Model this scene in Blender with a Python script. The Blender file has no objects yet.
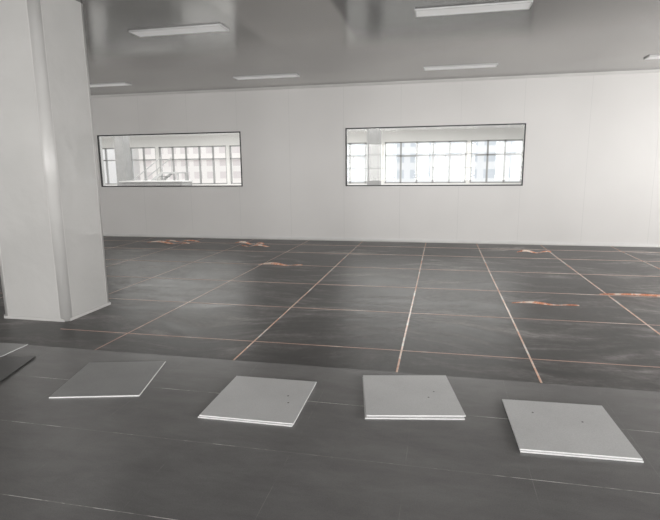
import bpy, bmesh, math, random
from mathutils import Matrix, Vector
random.seed(4)
S=bpy.context.scene
COL=S.collection
H=1.55

def lin(c):
    c=c/255.0
    return c/12.92 if c<=0.04045 else ((c+0.055)/1.055)**2.4
def rgb(r,g=None,b=None):
    if g is None: g=b=r
    return (lin(r),lin(g),lin(b),1)

# ---------------------------------------------------------------- materials
class M:
    def __init__(s,name,color=(.5,.5,.5,1),rough=.5,metal=0.0,spec=0.5):
        s.m=bpy.data.materials.new(name); s.m.use_nodes=True
        s.nt=s.m.node_tree; s.b=s.nt.nodes['Principled BSDF']
        s.b.inputs['Base Color'].default_value=color
        s.b.inputs['Roughness'].default_value=rough
        s.b.inputs['Metallic'].default_value=metal
        s.b.inputs['Specular IOR Level'].default_value=spec
        s._co=None
    def n(s,t,**k):
        nd=s.nt.nodes.new(t)
        for a,v in k.items(): setattr(nd,a,v)
        return nd
    def l(s,a,b): s.nt.links.new(a,b)
    def co(s):
        if s._co is None: s._co=s.n('ShaderNodeTexCoord').outputs['Object']
        return s._co
    def xyz(s):
        sp=s.n('ShaderNodeSeparateXYZ'); s.l(s.co(),sp.inputs[0]); return sp.outputs
    def math(s,op,a,b=None,c=None,clamp=False):
        nd=s.n('ShaderNodeMath',operation=op); nd.use_clamp=clamp
        for i,v in enumerate((a,b,c)):
            if v is None: continue
            if isinstance(v,(int,float)): nd.inputs[i].default_value=v
            else: s.l(v,nd.inputs[i])
        return nd.outputs[0]
    def step(s,v,a,b):
        """smooth 0..1 going from a to b"""
        nd=s.n('ShaderNodeMapRange',interpolation_type='SMOOTHSTEP')
        s.l(v,nd.inputs[0]); nd.inputs[1].default_value=a; nd.inputs[2].default_value=b
        return nd.outputs[0]
    def noise(s,scale=5,detail=3,rough=.5,dist=0,vec=None,stretch=None,rot=None):
        nd=s.n('ShaderNodeTexNoise'); nd.inputs['Scale'].default_value=scale
        nd.inputs['Detail'].default_value=detail; nd.inputs['Roughness'].default_value=rough
        nd.inputs['Distortion'].default_value=dist
        v=vec or s.co()
        if stretch or rot:
            mp=s.n('ShaderNodeMapping'); s.l(v,mp.inputs[0])
            if stretch: mp.inputs['Scale'].default_value=stretch
            if rot: mp.inputs['Rotation'].default_value=rot
            v=mp.outputs[0]
        s.l(v,nd.inputs['Vector'])
        return nd.outputs['Fac']
    def ramp(s,fac,stops):
        r=s.n('ShaderNodeValToRGB'); s.l(fac,r.inputs[0])
        e=r.color_ramp.elements
        while len(e)<len(stops): e.new(0.5)
        for i,(p,c) in enumerate(stops):
            e[i].position=p; e[i].color=c if not isinstance(c,(int,float)) else (c,c,c,1)
        return r.outputs[0]
    def mix(s,fac,a,b,mode='MIX'):
        nd=s.n('ShaderNodeMix',data_type='RGBA',blend_type=mode)
        for i,v in ((0,fac),(6,a),(7,b)):
            if isinstance(v,(int,float)): nd.inputs[i].default_value=v
            elif isinstance(v,tuple): nd.inputs[i].default_value=v
            else: s.l(v,nd.inputs[i])
        return nd.outputs[2]
    def seam(s,comp,off,period,w):
        a=s.math('SUBTRACT',comp,off); a=s.math('DIVIDE',a,period); a=s.math('FRACT',a)
        a=s.math('SUBTRACT',a,0.5); a=s.math('ABSOLUTE',a)
        return s.math('GREATER_THAN',a,0.5-w/period)
    def color(s,o): s.l(o,s.b.inputs['Base Color'])
    def rough(s,o): s.l(o,s.b.inputs['Roughness'])
    def bump(s,h,strength=.2,dist=.01):
        b=s.n('ShaderNodeBump'); b.inputs['Strength'].default_value=strength
        b.inputs['Distance'].default_value=dist
        s.l(h,b.inputs['Height']); s.l(b.outputs[0],s.b.inputs['Normal'])

mw=M('white_wall_panel',rgb(218,217,215),.32)
x=mw.xyz()
sm=mw.seam(x[0],-2.06,1.215,.0026)
nz=mw.noise(.6,2,.5)
base=mw.ramp(nz,[(.3,rgb(215,213,211)),(.7,rgb(223,221,219))])
mw.color(mw.mix(sm,base,rgb(203,202,200)))
MW=mw.m
mw2=M('white_wall_plain',rgb(222,221,219),.45)
nz=mw2.noise(.8,2); mw2.color(mw2.ramp(nz,[(.3,rgb(220,219,217)),(.7,rgb(230,229,227))])); MW2=mw2.m
mw3=M('white_wall_bright',rgb(236,235,233),.5)
nz=mw3.noise(.8,2); mw3.color(mw3.ramp(nz,[(.3,rgb(238,237,235)),(.7,rgb(244,243,241))])); MW3=mw3.m

# ceiling: coated steel panels, glossy metallic grey
mc=M('satin_ceiling_panel',rgb(150),.2,0.6,.8)
x=mc.xyz()
sx=mc.seam(x[0],-1.2,1.2,.004); sy=mc.seam(x[1],.6,3.4,.005)
sms=mc.math('MAXIMUM',sx,sy)
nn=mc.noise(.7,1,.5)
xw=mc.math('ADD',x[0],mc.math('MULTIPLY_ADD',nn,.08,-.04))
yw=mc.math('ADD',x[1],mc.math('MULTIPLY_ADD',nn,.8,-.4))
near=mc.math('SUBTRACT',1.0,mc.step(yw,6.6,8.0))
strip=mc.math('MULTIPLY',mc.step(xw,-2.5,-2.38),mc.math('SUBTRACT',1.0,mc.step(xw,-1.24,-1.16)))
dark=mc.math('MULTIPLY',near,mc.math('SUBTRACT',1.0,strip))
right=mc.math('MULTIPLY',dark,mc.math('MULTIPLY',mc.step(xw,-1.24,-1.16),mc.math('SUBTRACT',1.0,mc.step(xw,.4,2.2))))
painted_refl=mc.math('MULTIPLY_ADD',right,.5,mc.math('MULTIPLY',dark,.5))
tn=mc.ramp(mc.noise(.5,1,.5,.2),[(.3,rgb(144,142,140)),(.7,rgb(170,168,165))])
tone=mc.mix(painted_refl,tn,rgb(74,72,70))  # dark reflection of the floor is painted into the panel colour overhead
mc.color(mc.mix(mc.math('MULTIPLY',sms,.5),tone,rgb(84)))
mc.rough(mc.math('MULTIPLY_ADD',mc.noise(.8,1,.4),.10,.11))
mc.bump(mc.noise(.7,1,.4),.04,.06)
MC=mc.m

# work floor: dark warm grey, sweeping dusty wipe marks
mf=M('dusty_dark_screed',rgb(80),.42,0,.6)
warp=mf.n('ShaderNodeTexNoise'); warp.inputs['Scale'].default_value=.5; warp.inputs['Detail'].default_value=2; mf.l(mf.co(),warp.inputs['Vector'])
vs=mf.n('ShaderNodeVectorMath',operation='SCALE'); mf.l(warp.outputs['Color'],vs.inputs[0]); vs.inputs['Scale'].default_value=1.6
va=mf.n('ShaderNodeVectorMath',operation='ADD'); mf.l(mf.co(),va.inputs[0]); mf.l(vs.outputs[0],va.inputs[1])
n1=mf.noise(.55,4,.6,.5)
n2=mf.noise(1.1,6,.62,.1,vec=va.outputs[0],stretch=(.7,2.6,1),rot=(0,0,.7))
n3=mf.noise(1.9,6,.66,.1,vec=va.outputs[0],stretch=(.7,3.0,1),rot=(0,0,-.6))
n5=mf.noise(16,5,.7)
c1=mf.ramp(n1,[(.32,rgb(60,59,58)),(.5,rgb(76,74,73)),(.68,rgb(96,94,92))])
c2=mf.ramp(n2,[(.36,.34),(.5,.9),(.63,2.2)])
c=mf.mix(1,c1,c2,'MULTIPLY')
c3=mf.ramp(n3,[(.36,.48),(.5,1.0),(.63,1.9)])
c=mf.mix(1,c,c3,'MULTIPLY')
c=mf.mix(1,c,mf.ramp(n5,[(.35,.76),(.65,1.26)]),'MULTIPLY')
mf.color(c)
mf.rough(mf.math('MULTIPLY_ADD',n3,.3,mf.math('MULTIPLY_ADD',n2,.38,.06)))
MF=mf.m

mg=M('grey_floor_tile',rgb(92),.34,0,.6)
x=mg.xyz()
sx=mg.seam(x[0],-.14,.63,.0014); sy=mg.seam(x[1],2.46-.63*8,.63,.0020)
brk=mg.step(mg.noise(1.8,5,.75),.46,.6)
sm=mg.math('MULTIPLY',mg.math('MAXIMUM',mg.math('MULTIPLY',sx,.14),sy),mg.math('MULTIPLY_ADD',brk,.85,.10))
nz=mg.noise(.8,1,.4,.2); fine=mg.noise(160,2,.5); sc=mg.noise(2.5,6,.7,.3,stretch=(1,2.5,1),rot=(0,0,.4))
c=mg.ramp(nz,[(.25,rgb(106,105,105)),(.75,rgb(124,123,122))])
c=mg.mix(1,c,mg.ramp(fine,[(.3,.92),(.7,1.08)]),'MULTIPLY')
c=mg.mix(1,c,mg.ramp(sc,[(.3,.86),(.7,1.14)]),'MULTIPLY')
mg.color(mg.mix(sm,c,rgb(222,218,214)))
mg.rough(mg.math('MULTIPLY_ADD',nz,.08,.22))
MG=mg.m

def panelmat(name,a,b):
    m=M(name,rgb(a),.32)
    nz=m.noise(3,4,.6); fn=m.noise(140,2,.5)
    c=m.ramp(nz,[(.3,rgb(a)),(.7,rgb(b))])
    c=m.mix(1,c,m.ramp(fn,[(.3,.93),(.7,1.07)]),'MULTIPLY')
    m.color(c); return m.m
MP_L=panelmat('light_grey_tile',197,207)
MP_D=panelmat('mid_grey_tile',134,144)
MP_M=panelmat('soft_grey_tile',150,160)
MP_K=panelmat('charcoal_tile',84,92)
MP_W=panelmat('white_tile_edge',218,226)
MHOLE=M('dark_hole',rgb(90),.6).m
MEDGE=M('dark_tile_edge',rgb(45),.6).m

mcl=M('column_cladding',rgb(195),.07,0,1.0)
nz=mcl.noise(.9,2); mcl.color(mcl.ramp(nz,[(.3,rgb(180,179,177)),(.7,rgb(193,192,190))]))
mcl.bump(mcl.noise(6,2,.4),.2,.03); MCL=mcl.m
mcc=M('column_corner_profile',rgb(205),.28,0,.5)
nz=mcc.noise(2,2); mcc.color(mcc.ramp(nz,[(.3,rgb(184,183,181)),(.7,rgb(195,194,192))])); MCC=mcc.m
mct=M('white_cove',rgb(205),.3)
nz=mct.noise(2,2); mct.color(mct.ramp(nz,[(.3,rgb(206,205,203)),(.7,rgb(216,215,213))])); MCT=mct.m

mcu=M('bright_copper_foil',rgb(224,150,122),.22,.15,.9)
nz=mcu.noise(8,4,.75); mcu.color(mcu.ramp(nz,[(.38,rgb(206,128,96)),(.48,rgb(246,176,144)),(.57,rgb(255,238,224))])); MCU=mcu.m
mcp=M('pale_copper_foil',rgb(236,205,190),.22,.0,1.0)
nz=mcp.noise(2.2,5,.75); mcp.color(mcp.ramp(nz,[(.40,rgb(236,166,130)),(.5,rgb(255,222,200)),(.58,rgb(255,250,244))])); MCUP=mcp.m
mcd=M('dull_copper_foil',rgb(160,120,105),.3,.0,.9)
nz=mcd.noise(1.0,5,.75); mcd.color(mcd.ramp(nz,[(.36,rgb(178,140,124)),(.52,rgb(220,180,162)),(.64,rgb(255,240,230))])); MCUD=mcd.m

mb=M('black_window_gasket',rgb(24),.4); nz=mb.noise(20,2); mb.color(mb.ramp(nz,[(.3,rgb(18)),(.7,rgb(30))])); MB=mb.m
mal=M('pale_aluminium',rgb(205),.35,.1); nz=mal.noise(6,2); mal.color(mal.ramp(nz,[(.3,rgb(205)),(.7,rgb(216))])); MAL=mal.m
mgr=M('pale_grey_paint',rgb(180),.5); nz=mgr.noise(4,2); mgr.color(mgr.ramp(nz,[(.3,rgb(190)),(.7,rgb(200))])); MGR=mgr.m
mwf=M('grey_window_frame',rgb(170),.5); nz=mwf.noise(4,2); mwf.color(mwf.ramp(nz,[(.3,rgb(170)),(.7,rgb(182))])); MWF=mwf.m
mgd=M('mid_grey_paint',rgb(130),.5); nz=mgd.noise(4,2); mgd.color(mgd.ramp(nz,[(.3,rgb(138)),(.7,rgb(150))])); MGD=mgd.m

g=bpy.data.materials.new('clear_glass'); g.use_nodes=True; nt=g.node_tree
for nd in list(nt.nodes): nt.nodes.remove(nd)
o=nt.nodes.new('ShaderNodeOutputMaterial'); mx=nt.nodes.new('ShaderNodeMixShader')
tr=nt.nodes.new('ShaderNodeBsdfTransparent'); tr.inputs[0].default_value=(.95,.955,.95,1)
gl=nt.nodes.new('ShaderNodeBsdfGlossy'); gl.inputs['Roughness'].default_value=.02
fr=nt.nodes.new('ShaderNodeFresnel'); fr.inputs[0].default_value=1.5
mu=nt.nodes.new('ShaderNodeMath'); mu.operation='MULTIPLY'; mu.inputs[1].default_value=.4
nt.links.new(fr.outputs[0],mu.inputs[0]); nt.links.new(mu.outputs[0],mx.inputs[0])
nt.links.new(tr.outputs[0],mx.inputs[1]); nt.links.new(gl.outputs[0],mx.inputs[2]); nt.links.new(mx.outputs[0],o.inputs[0])
MGL=g

ml=M('lamp_diffuser',rgb(215),.4)
ml.b.inputs['Emission Color'].default_value=(1,.99,.97,1); ml.b.inputs['Emission Strength'].default_value=.22
MLD=ml.m
mlh=M('lamp_housing',rgb(205),.35); nz=mlh.noise(5,2); mlh.color(mlh.ramp(nz,[(.3,rgb(198)),(.7,rgb(208))])); MLH=mlh.m

# ---------------------------------------------------------------- geometry helpers
def boxes_mesh(name,boxes,mats,bevel=0):
    bm=bmesh.new()
    for bx in boxes:
        x0,x1,y0,y1,z0,z1=bx[:6]; mi=bx[6] if len(bx)>6 else 0
        mtx=Matrix.Translation(((x0+x1)/2,(y0+y1)/2,(z0+z1)/2))@Matrix.Diagonal((x1-x0,y1-y0,z1-z0,1))
        r=bmesh.ops.create_cube(bm,size=1,matrix=mtx)
        vs=r['verts']; fs={f for v in vs for f in v.link_faces}
        for f in fs: f.material_index=mi
        if bevel:
            es={e for v in vs for e in v.link_edges}
            bmesh.ops.bevel(bm,geom=list(es),offset=bevel,segments=2,affect='EDGES',profile=.5)
    me=bpy.data.meshes.new(name); bm.to_mesh(me); bm.free()
    for m in mats: me.materials.append(m)
    ob=bpy.data.objects.new(name,me); COL.objects.link(ob); return ob
def struct(ob,label=None):
    ob['kind']='structure'
    if label: ob['label']=label
    return ob
def thing(ob,label,cat,group=None):
    ob['label']=label; ob['category']=cat
    if group: ob['group']=group
    return ob
def child(c,p):
    c.parent=p; return c
def wall_with_holes(name,axis,pos,thick,a0,a1,z0,z1,holes,mats):
    segs=[]; cur=a0
    for (b0,b1,zl,zh) in sorted(holes):
        if b0>cur: segs.append((cur,b0,z0,z1))
        if zl>z0: segs.append((b0,b1,z0,zl))
        if zh<z1: segs.append((b0,b1,zh,z1))
        cur=b1
    if cur<a1: segs.append((cur,a1,z0,z1))
    bx=[]
    for s in segs:
        if axis=='y': bx.append((s[0],s[1],pos,pos+thick,s[2],s[3]))
        else: bx.append((pos,pos+thick,s[0],s[1],s[2],s[3]))
    return struct(boxes_mesh(name,bx,mats))

CZ=3.33; YW=10.95; XL=-11.0; XR=7.0; YB=-6.0; YF=20.5; XFL=-19; XFR=8
struct(boxes_mesh('floor',[(XL-.2,XR+.2,3.6,YW+.12,-.1,0)],[MF]))
struct(boxes_mesh('floor.001',[(XL-.2,XR+.2,YB-.2,3.70,-.1,.012)],[MG]))
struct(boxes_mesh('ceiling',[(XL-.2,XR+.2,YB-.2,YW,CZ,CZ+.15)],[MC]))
struct(boxes_mesh('floor.002',[(XFL-.2,XFR+.2,YW+.12,YF+.2,-.1,0)],[MGR]))
struct(boxes_mesh('ceiling.001',[(XFL-.2,XFR+.2,YW+.12,YF+.2,3.05,3.2)],[MW3]))
W1=(-8.05,-4.41,1.20,2.42); W2=(-2.02,1.63,1.20,2.43)
wall_with_holes('wall_far','y',YW,.12,XFL,XFR,0,CZ,[W1,W2],[MW])
bh=[(-9.6+i*4.1,-6.4+i*4.1,.9,2.95) for i in range(4)]
wall_with_holes('wall_back','y',YB-.2,.2,XL-.2,XR+.2,0,CZ,bh,[MW2])
rh=[(-4.5+i*3.9,-1.5+i*3.9,.9,2.95) for i in range(4)]
wall_with_holes('wall_right','x',XR,.2,YB,YW,0,CZ,rh,[MW2])
struct(boxes_mesh('wall_left',[(XL-.2,XL,YB,YW,0,CZ)],[MW2]))
eh=[(-18.7+i*3.3,-15.55+i*3.3,1.0,2.62) for i in range(8)]
wall_with_holes('wall_outer','y',YF,.25,XFL-.2,XFR+.2,0,3.05,eh,[MW3])
struct(boxes_mesh('wall_outer_left',[(XFL-.2,XFL,YW+.12,YF,0,3.05)],[MW3]))
struct(boxes_mesh('wall_outer_right',[(XFR,XFR+.2,YW+.12,YF,0,3.05)],[MW3]))

def prism(name,prof,x0,x1,mat):
    bm=bmesh.new()
    a=[bm.verts.new((x0,p[0],p[1])) for p in prof]; b=[bm.verts.new((x1,p[0],p[1])) for p in prof]
    n=len(prof)
    for i in range(n):
        j=(i+1)%n; bm.faces.new((a[i],a[j],b[j],b[i]))
    bm.faces.new(a[::-1]); bm.faces.new(b)
    bmesh.ops.recalc_face_normals(bm,faces=bm.faces)
    me=bpy.data.meshes.new(name); bm.to_mesh(me); bm.free(); me.materials.append(mat)
    o=bpy.data.objects.new(name,me); COL.objects.link(o); return struct(o)
prism('baseboard_far',[(YW,0.0),(YW-.05,0.0),(YW-.032,.006),(YW-.016,.02),(YW-.008,.04),(YW-.005,.06),(YW,.06)],XL,XR,MCT)
prism('trim_1',[(YW,CZ),(YW,CZ-.05),(YW-.012,CZ-.045),(YW-.04,CZ-.015),(YW-.045,CZ)],XL,XR,MCT)

def view_window(n,W):
    x0,x1,z0,z1=W; t=.024; y0=YW-.012; y1=YW+.03
    fr=boxes_mesh('window_%d'%n,[(x0,x1,y0,y1,z0,z0+t),(x0,x1,y0,y1,z1-t,z1),(x0,x0+t,y0,y1,z0+t,z1-t),(x1-t,x1,y0,y1,z0+t,z1-t)],[MB])
    struct(fr)
    gl=boxes_mesh('window_glass',[(x0+t,x1-t,YW+.005,YW+.011,z0+t,z1-t)],[MGL]); child(gl,fr); gl['kind']='structure'
    y2,y3=YW+.03,YW+.12
    rv=boxes_mesh('inner_bead',[(x0,x1,y2,y3,z0,z0+.02),(x0,x1,y2,y3,z1-.02,z1),(x0,x0+.02,y2,y3,z0+.02,z1-.02),(x1-.02,x1,y2,y3,z0+.02,z1-.02)],[MAL]); child(rv,fr); rv['kind']='structure'
view_window(1,W1); view_window(2,W2)

def outer_window(n,W,axis,pos,cols=4,rows=(.70,),w=.03,mat=None):
    a0,a1,z0,z1=W; t=.05; d0,d1=pos+.05,pos+.12
    L=[(a0,a1,z0,z0+t),(a0,a1,z1-t,z1),(a0,a0+t,z0,z1),(a1-t,a1,z0,z1)]
    for k in range(1,cols):
        m=a0+(a1-a0)*k/cols; L.append((m-w,m+w,z0,z1))
    for rr in rows:
        zt=z0+(z1-z0)*rr; L.append((a0,a1,zt-w*.8,zt+w*.8))
    bx=[]
    for l in L:
        bx.append((l[0],l[1],d0,d1,l[2],l[3]) if axis=='y' else (d0,d1,l[0],l[1],l[2],l[3]))
    return struct(boxes_mesh('window_%d'%n,bx,[mat or MAL]))
k=3
for W in eh: outer_window(k,W,'y',YF,5,(.66,),.034,MWF); k+=1
for W in bh: outer_window(k,W,'y',YB-.2,4,(.35,.7)); k+=1
for W in rh: outer_window(k,W,'x',XR,4,(.35,.7)); k+=1

# ---------------------------------------------------------------- column
def column(x0,x1,y0,y1,h,r,matside,matcorner,label):
    root=bpy.data.objects.new('column',None); COL.objects.link(root); root.location=((x0+x1)/2,(y0+y1)/2,0)
    hx,hy=(x1-x0)/2,(y1-y0)/2
    body=boxes_mesh('cladding_panel',[(-hx+r,hx-r,-hy+.001,hy-.001,0,h),(-hx+.001,hx-.001,-hy+r,hy-r,0,h)],[matside])
    child(body,root)
    for sx in (-1,1):
        for sy in (-1,1):
            bm=bmesh.new()
            pts=[]
            for i in range(13):
                a=math.pi/2*i/12
                pts.append((sx*(hx-r+r*math.cos(a)),sy*(hy-r+r*math.sin(a))))
            e=.012
            pts=[(sx*hx,sy*(hy-r-e))]+pts+[(sx*(hx-r-e),sy*hy),(sx*(hx-r-e),sy*(hy-r-e))]
            a=[bm.verts.new((p[0],p[1],0)) for p in pts]; b=[bm.verts.new((p[0],p[1],h)) for p in pts]
            n=len(pts)
            for i in range(n):
                j=(i+1)%n; f=bm.faces.new((a[i],a[j],b[j],b[i])); f.smooth=(0<i<n-3)
            bm.faces.new(a); bm.faces.new(b)
            bmesh.ops.recalc_face_normals(bm,faces=bm.faces)
            me=bpy.data.meshes.new('corner_profile'); bm.to_mesh(me); bm.free(); me.materials.append(matcorner)
            o=bpy.data.objects.new('corner_profile',me); COL.objects.link(o); child(o,root)
    s=.008; hh=.03
    sk=boxes_mesh('skirting',[(-hx+r*.4,hx-r*.4,-hy-s,-hy,0,hh),(-hx+r*.4,hx-r*.4,hy,hy+s,0,hh),(-hx-s,-hx,-hy+r*.4,hy-r*.4,0,hh),(hx,hx+s,-hy+r*.4,hy-r*.4,0,hh)],[matcorner],bevel=.003)
    child(sk,root)
    thing(root,label,'column'); return root
column(-4.62,-3.80,4.42,5.17,CZ,.08,MCL,MCC,'glossy white panel-clad square column with rounded corner profiles')

for (cx,cy) in ((-2.07,16.2),(-11.7,17.3),(2.9,17.5)):
    c=boxes_mesh('pillar',[(-.2,.2,-.2,.2,0,3.05),(-.23,.23,-.23,.23,0,.1)],[MGD]); c.location=(cx,cy,0)
    thing(c,'grey painted pillar standing behind the view window','pillar','pillars in the adjoining room')

cb=boxes_mesh('cabinet',[(0,2.2,0,.7,0,1.22,0),(-.02,2.22,-.02,.72,1.22,1.26,1)],[MGD,MAL],bevel=.005)
cb.location=(-10.2,14.8,0); thing(cb,'low grey cabinet behind the view window','cabinet')
for i in range(3):
    d=boxes_mesh('door',[(.03+i*.73,.71+i*.73,-.02,0,.1,1.18)],[MGD],bevel=.003); child(d,cb)
    hd=boxes_mesh('handle',[(.62+i*.73,.64+i*.73,-.045,-.02,.6,.75)],[MAL],bevel=.003); child(hd,d)

def beam(bm,a,b,w,h):
    a=Vector(a); b=Vector(b); d=(b-a); L=d.length; q=d.to_track_quat('X','Z').to_matrix().to_4x4()
    bmesh.ops.create_cube(bm,size=1,matrix=Matrix.Translation((a+b)/2)@q@Matrix.Diagonal((L,w,h,1)))
def beams_obj(name,bl,mat):
    bm=bmesh.new()
    for b_ in bl: beam(bm,*b_)
    me=bpy.data.meshes.new(name); bm.to_mesh(me); bm.free(); me.materials.append(mat)
    o=bpy.data.objects.new(name,me); COL.objects.link(o); return o
st=bpy.data.objects.new('steel_stair',None); COL.objects.link(st); st.location=(-12.9,18.6,0)
LX,LZ=2.0,1.5
child(beams_obj('stringer',[((0,0,.08),(LX,0,LZ),.04,.10),((0,.8,.08),(LX,.8,LZ),.04,.10)],MGR),st)
child(beams_obj('tread',[((LX*i/10-.12,.4,LZ*i/10),(LX*i/10+.12,.4,LZ*i/10),.75,.03) for i in range(1,11)],MGR),st)
child(beams_obj('handrail',[((0,y,.75),(LX,y,LZ+.6),.03,.03) for y in (0,.8)]+[((LX*i/3,y,LZ*i/3),(LX*i/3,y,LZ*i/3+.66),.02,.02) for i in range(4) for y in (0,.8)],MGR),st)
child(beams_obj('landing',[((LX,.4,LZ),(LX+.7,.4,LZ),.85,.05),((LX+.65,.05,0),(LX+.65,.05,LZ),.07,.07),((LX+.65,.75,0),(LX+.65,.75,LZ),.07,.07)],MGR),st)
thing(st,'pale grey steel stair with handrail behind the view window','stair')

# ---------------------------------------------------------------- ceiling lamps
def lamp(x,y,h,group,w=1.26,d=.26,proto=None):
    if proto:
        o=proto.copy(); o.location=(x,y,h); COL.objects.link(o); o['group']=group
        for c in proto.children:
            cc=c.copy(); cc.parent=o; COL.objects.link(cc)
        return o
    o=bpy.data.objects.new('ceiling_lamp',None); COL.objects.link(o); o.location=(x,y,h)
    bd=boxes_mesh('lamp_housing',[(0,w,0,d,-.010,0)],[MLH],bevel=.002); child(bd,o)
    fr=boxes_mesh('lamp_frame',[(0,w,0,.014,-.020,-.010),(0,w,d-.014,d,-.020,-.010),(0,.014,.014,d-.014,-.020,-.010),(w-.014,w,.014,d-.014,-.020,-.010)],[MLH]); child(fr,o)
    df=boxes_mesh('lamp_diffuser',[(.014,w-.014,.014,d-.014,-.017,-.010)],[MLD]); child(df,o)
    thing(o,'slim rectangular white ceiling lamp with pale frame','ceiling lamp',group); return o
pr=None
for (x,y) in ((-3.95,6.17),(-.34,6.17),(-7.55,9.53),(-3.95,9.53),(-.35,9.53),(3.25,9.53),(3.25,6.17)):
    l=lamp(x,y,CZ,'slim lamps on the ceiling',proto=pr); pr=pr or l
for (x,y) in ((-10.5,13),(-6.5,13.2),(-2.6,13.2),(.2,13.2),(-12,17),(-7,17),(-2.4,17),(1.2,17)):
    lamp(x,y,3.05,'slim lamps in the adjoining room',proto=pr)

# ---------------------------------------------------------------- copper strips
def strip(kind,a,b,w,mat,label,group):
    dx,dy=b[0]-a[0],b[1]-a[1]; L=math.hypot(dx,dy); n=max(2,int(L/.15)); bm=bmesh.new(); prev=None
    ph=random.random()*6
    for i in range(n+1):
        t=i/n*L; wob=.0025*math.sin(t*1.3+ph)
        p=bm.verts.new((t,wob-w/2,0.0008)); q=bm.verts.new((t,wob+w/2,.0008))
        if prev: bm.faces.new((prev[0],p,q,prev[1]))
        prev=(p,q)
    ext=bmesh.ops.extrude_face_region(bm,geom=bm.faces[:])
    for v in ext['geom']:
        if isinstance(v,bmesh.types.BMVert): v.co.z+=.0012
    bmesh.ops.recalc_face_normals(bm,faces=bm.faces)
    me=bpy.data.meshes.new(kind); bm.to_mesh(me); bm.free(); me.materials.append(mat)
    o=bpy.data.objects.new(kind,me); COL.objects.link(o); o.location=(a[0],a[1],0); o.rotation_euler=(0,0,math.atan2(dy,dx))
    thing(o,label,'copper strip',group); return o
G1='copper strips running towards the wall'; G2='copper strips running along the room'
lb='pale copper foil strip stuck flat on the dark floor'
lb2='dull tarnished copper foil strip on the dark floor'
for (xa,xb,w,m) in ((-1.64,-1.64,.014,MCUP),(-.29,-.27,.016,MCUP),(.765,.77,.016,MCUP),(2.06,2.03,.017,MCUP),(3.34,3.34,.015,MCUP),
                  (-2.95,-2.85,.012,MCUD),(-4.15,-4.15,.012,MCUD),(-5.4,-5.4,.012,MCUD),(-6.65,-6.65,.012,MCUD),(-7.9,-7.9,.012,MCUD)):
    y0=5.3 if abs(xa+4.15)<.1 else 3.71
    strip('copper_strip',(xa,y0),(xb,10.88),w,m,lb if m is MCUP else lb2,G1)
for (y,w) in ((4.2,.010),(5.38,.013),(6.6,.019),(7.9,.022),(9.2,.028),(10.2,.028)):
    strip('copper_strip',(-3.7 if y<5.2 else -9.5,y),(6.5,y+.03),w,MCUD,lb2,G2)

def loose(x,y,ang,L,w,hgt,ph,label='loose curled copper foil strip lying on the dark floor'):
    bm=bmesh.new(); n=30; prev=None
    for i in range(n+1):
        t=i/n; X=t*L; z=.004+hgt*(abs(math.sin(t*math.pi*1.5+ph)))**1.5; yy=.02*math.sin(t*3+ph)*L
        tw=.5*math.sin(t*4+ph); ww=w*(.45+.55*math.sin(t*math.pi))
        p=bm.verts.new((X,yy-ww/2*math.cos(tw),z)); q=bm.verts.new((X,yy+ww/2*math.cos(tw),z+ww*abs(math.sin(tw))))
        if prev: f=bm.faces.new((prev[0],p,q,prev[1])); f.smooth=True
        prev=(p,q)
    me=bpy.data.meshes.new('copper_strip'); bm.to_mesh(me); bm.free(); me.materials.append(MCU)
    o=bpy.data.objects.new('copper_strip',me); COL.objects.link(o)
    zmin=min(v.co.z for v in me.vertices)
    o.location=(x,y,-zmin+.0022); o.rotation_euler=(0,0,ang)
    thing(o,label,'copper strip','loose curled copper strips')
loose(.85,6.02,-.04,.72,.040,.012,.3)
loose(1.95,6.57,.0,2.2,.045,.016,.8)
loose(-2.95,7.86,-.03,.78,.055,.02,.2)
loose(-6.3,9.95,-.12,1.1,.07,.03,.4)
loose(-6.0,10.2,.1,.8,.05,.025,1.4)
loose(-4.3,10.1,-.1,.7,.065,.035,.6)
loose(-4.0,9.75,.15,.6,.055,.025,2.0)
loose(1.42,9.78,.05,.6,.06,.03,.5)

# ---------------------------------------------------------------- loose tiles
def tile(cx,cy,ang,z,th,sz,mats,label,holes=(),tilt=(0,0),group='loose square floor tiles'):
    o=boxes_mesh('floor_tile',[(-sz[0]/2,sz[0]/2,-sz[1]/2,sz[1]/2,0,th)],mats,bevel=.0012)
    for p in o.data.polygons:
        p.material_index=0 if p.normal.z>.6 else 1
    o.location=(cx,cy,z); o.rotation_euler=(tilt[0],tilt[1],math.radians(ang))
    thing(o,label,'floor tile',group)
    for (hx,hy) in holes:
        bm=bmesh.new(); bmesh.ops.create_circle(bm,cap_ends=True,segments=16,radius=.0065)
        r=bmesh.ops.extrude_face_region(bm,geom=bm.faces[:])
        for v in r['geom']:
            if isinstance(v,bmesh.types.BMVert): v.co.z+=.0006
        bmesh.ops.recalc_face_normals(bm,faces=bm.faces)
        me=bpy.data.meshes.new('screw_hole'); bm.to_mesh(me); bm.free(); me.materials.append(MHOLE)
        h=bpy.data.objects.new('screw_hole',me); COL.objects.link(h); h.location=(hx,hy,th+.0001); child(h,o)
    return o
F=.0125
tile(-2.385,3.17,14,F,.010,(.62,.64),[MP_D,MP_W],'mid grey square floor tile with bright white edge')
tile(-1.155,3.045,0.5,F,.008,(.62,.63),[MP_L,MP_W],'light grey square floor tile under another tile')
tile(-1.15,3.055,0.8,F+.0085,.008,(.62,.63),[MP_L,MP_W],'light grey square floor tile with small marks',holes=((.17,.05),(.20,-.05)))
tile(-.172,3.285,10,F,.009,(.62,.64),[MP_L,MP_W],'light grey square floor tile under another tile')
tile(-.168,3.30,10.6,F+.0095,.009,(.62,.63),[MP_L,MP_W],'light grey square floor tile with small screw holes',holes=((.12,-.06),(.17,.03)))
tile(.768,3.027,2.0,F,.009,(.62,.62),[MP_L,MP_W],'light grey square floor tile under another tile')
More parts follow.
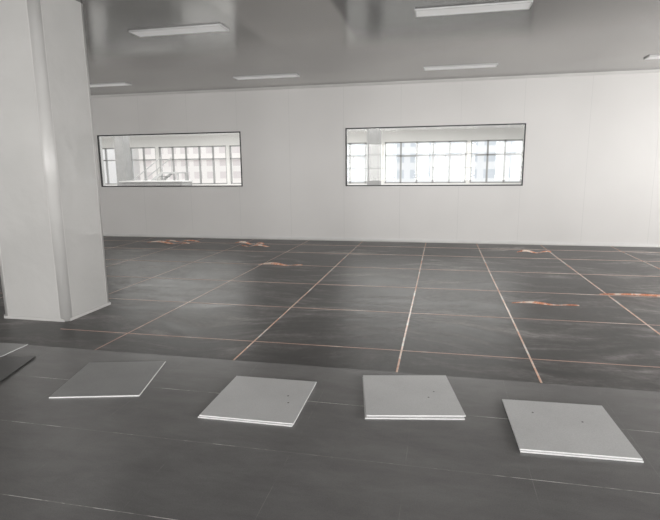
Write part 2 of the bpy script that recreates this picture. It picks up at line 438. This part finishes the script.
tile(.764,3.035,2.2,F+.0095,.009,(.62,.62),[MP_L,MP_W],'light grey square floor tile with small dark marks',holes=((-.15,.14),(.12,.06)))
tile(-3.92,3.38,3,F,.006,(.62,.62),[MP_M,MP_W],'light grey thin square floor tile partly under another tile')
tile(-3.52,3.06,16,F+.0065,.006,(.62,.62),[MP_K,MEDGE],'charcoal square floor tile resting on another tile')

# ---------------------------------------------------------------- outside buildings
def facade(name,x0,x1,y,z0,z1,c1,c2,label,px=1.7,pz=1.5):
    m=M(name+'_mat',rgb(*c1),.7)
    x=m.xyz()
    a=m.math('FRACT',m.math('DIVIDE',x[0],px)); b=m.math('FRACT',m.math('DIVIDE',x[2],pz))
    w=m.math('MULTIPLY',m.math('GREATER_THAN',a,.35),m.math('GREATER_THAN',b,.45))
    m.color(m.mix(w,rgb(*c1),rgb(*c2)))
    bx=[(0,x1-x0,0,8,0,z1-z0),(-.2,x1-x0+.2,-.3,8.2,z1-z0,z1-z0+.6)]
    z=3.0
    while z<z1-z0: bx.append((0,x1-x0,-.25,0,z-.1,z+.15)); z+=3.0
    o=boxes_mesh('building',bx,[m.m]); o.location=(x0,y,z0); thing(o,label,'building'); return o
facade('f1',-62,-38,52,-6,13,(244,244,244),(222,225,228),'pale grey office block seen through the far windows')
facade('f2',-37,-13,58,-6,16,(246,241,238),(228,220,219),'cream apartment block seen through the far windows')
facade('f3',-12,8,50,-6,11,(242,243,245),(216,221,227),'pale glass office block seen through the far windows')
facade('f4',10,30,56,-6,14,(244,243,242),(224,225,227),'white block seen through the far windows')
struct(boxes_mesh('floor_outside',[(-90,60,YF+.25,90,-6.3,-6)],[MGR]))

# ---------------------------------------------------------------- light
w=bpy.data.worlds.new('World'); S.world=w; w.use_nodes=True
bg=w.node_tree.nodes['Background']; bg.inputs[0].default_value=(.98,.99,1,1); bg.inputs[1].default_value=1.5
def area(name,loc,rot,sx,sy,e,col=(1,.985,.965)):
    l=bpy.data.lights.new(name,'AREA'); l.shape='RECTANGLE'; l.size=sx; l.size_y=sy; l.energy=e; l.color=col
    o=bpy.data.objects.new(name,l); COL.objects.link(o); o.location=loc; o.rotation_euler=rot; return o
for W in bh: area('daylight',((W[0]+W[1])/2,YB-.35,1.95),(math.radians(90),0,0),3.2,2.05,292)
for W in rh: area('daylight',(XR+.35,(W[0]+W[1])/2,1.95),(0,math.radians(90),0),2.05,3.0,210)
area('room_fill',(-6,15.5,3.0),(0,0,0),20,6,900)  # added fill without a fixture, brightens the adjoining room behind the view windows

# ---------------------------------------------------------------- camera
cam=bpy.data.cameras.new('Camera'); co=bpy.data.objects.new('Camera',cam); COL.objects.link(co)
R=Matrix.Rotation(math.radians(12.3),3,'Z')@Matrix.Rotation(math.radians(90-10.1),3,'X')@Matrix.Rotation(math.radians(-.56),3,'Z')
co.matrix_world=Matrix.Translation((0,0,H))@R.to_4x4()
cam.sensor_width=36; cam.lens=505/660*36; cam.clip_end=300
S.camera=co
S.view_settings.view_transform='Standard'
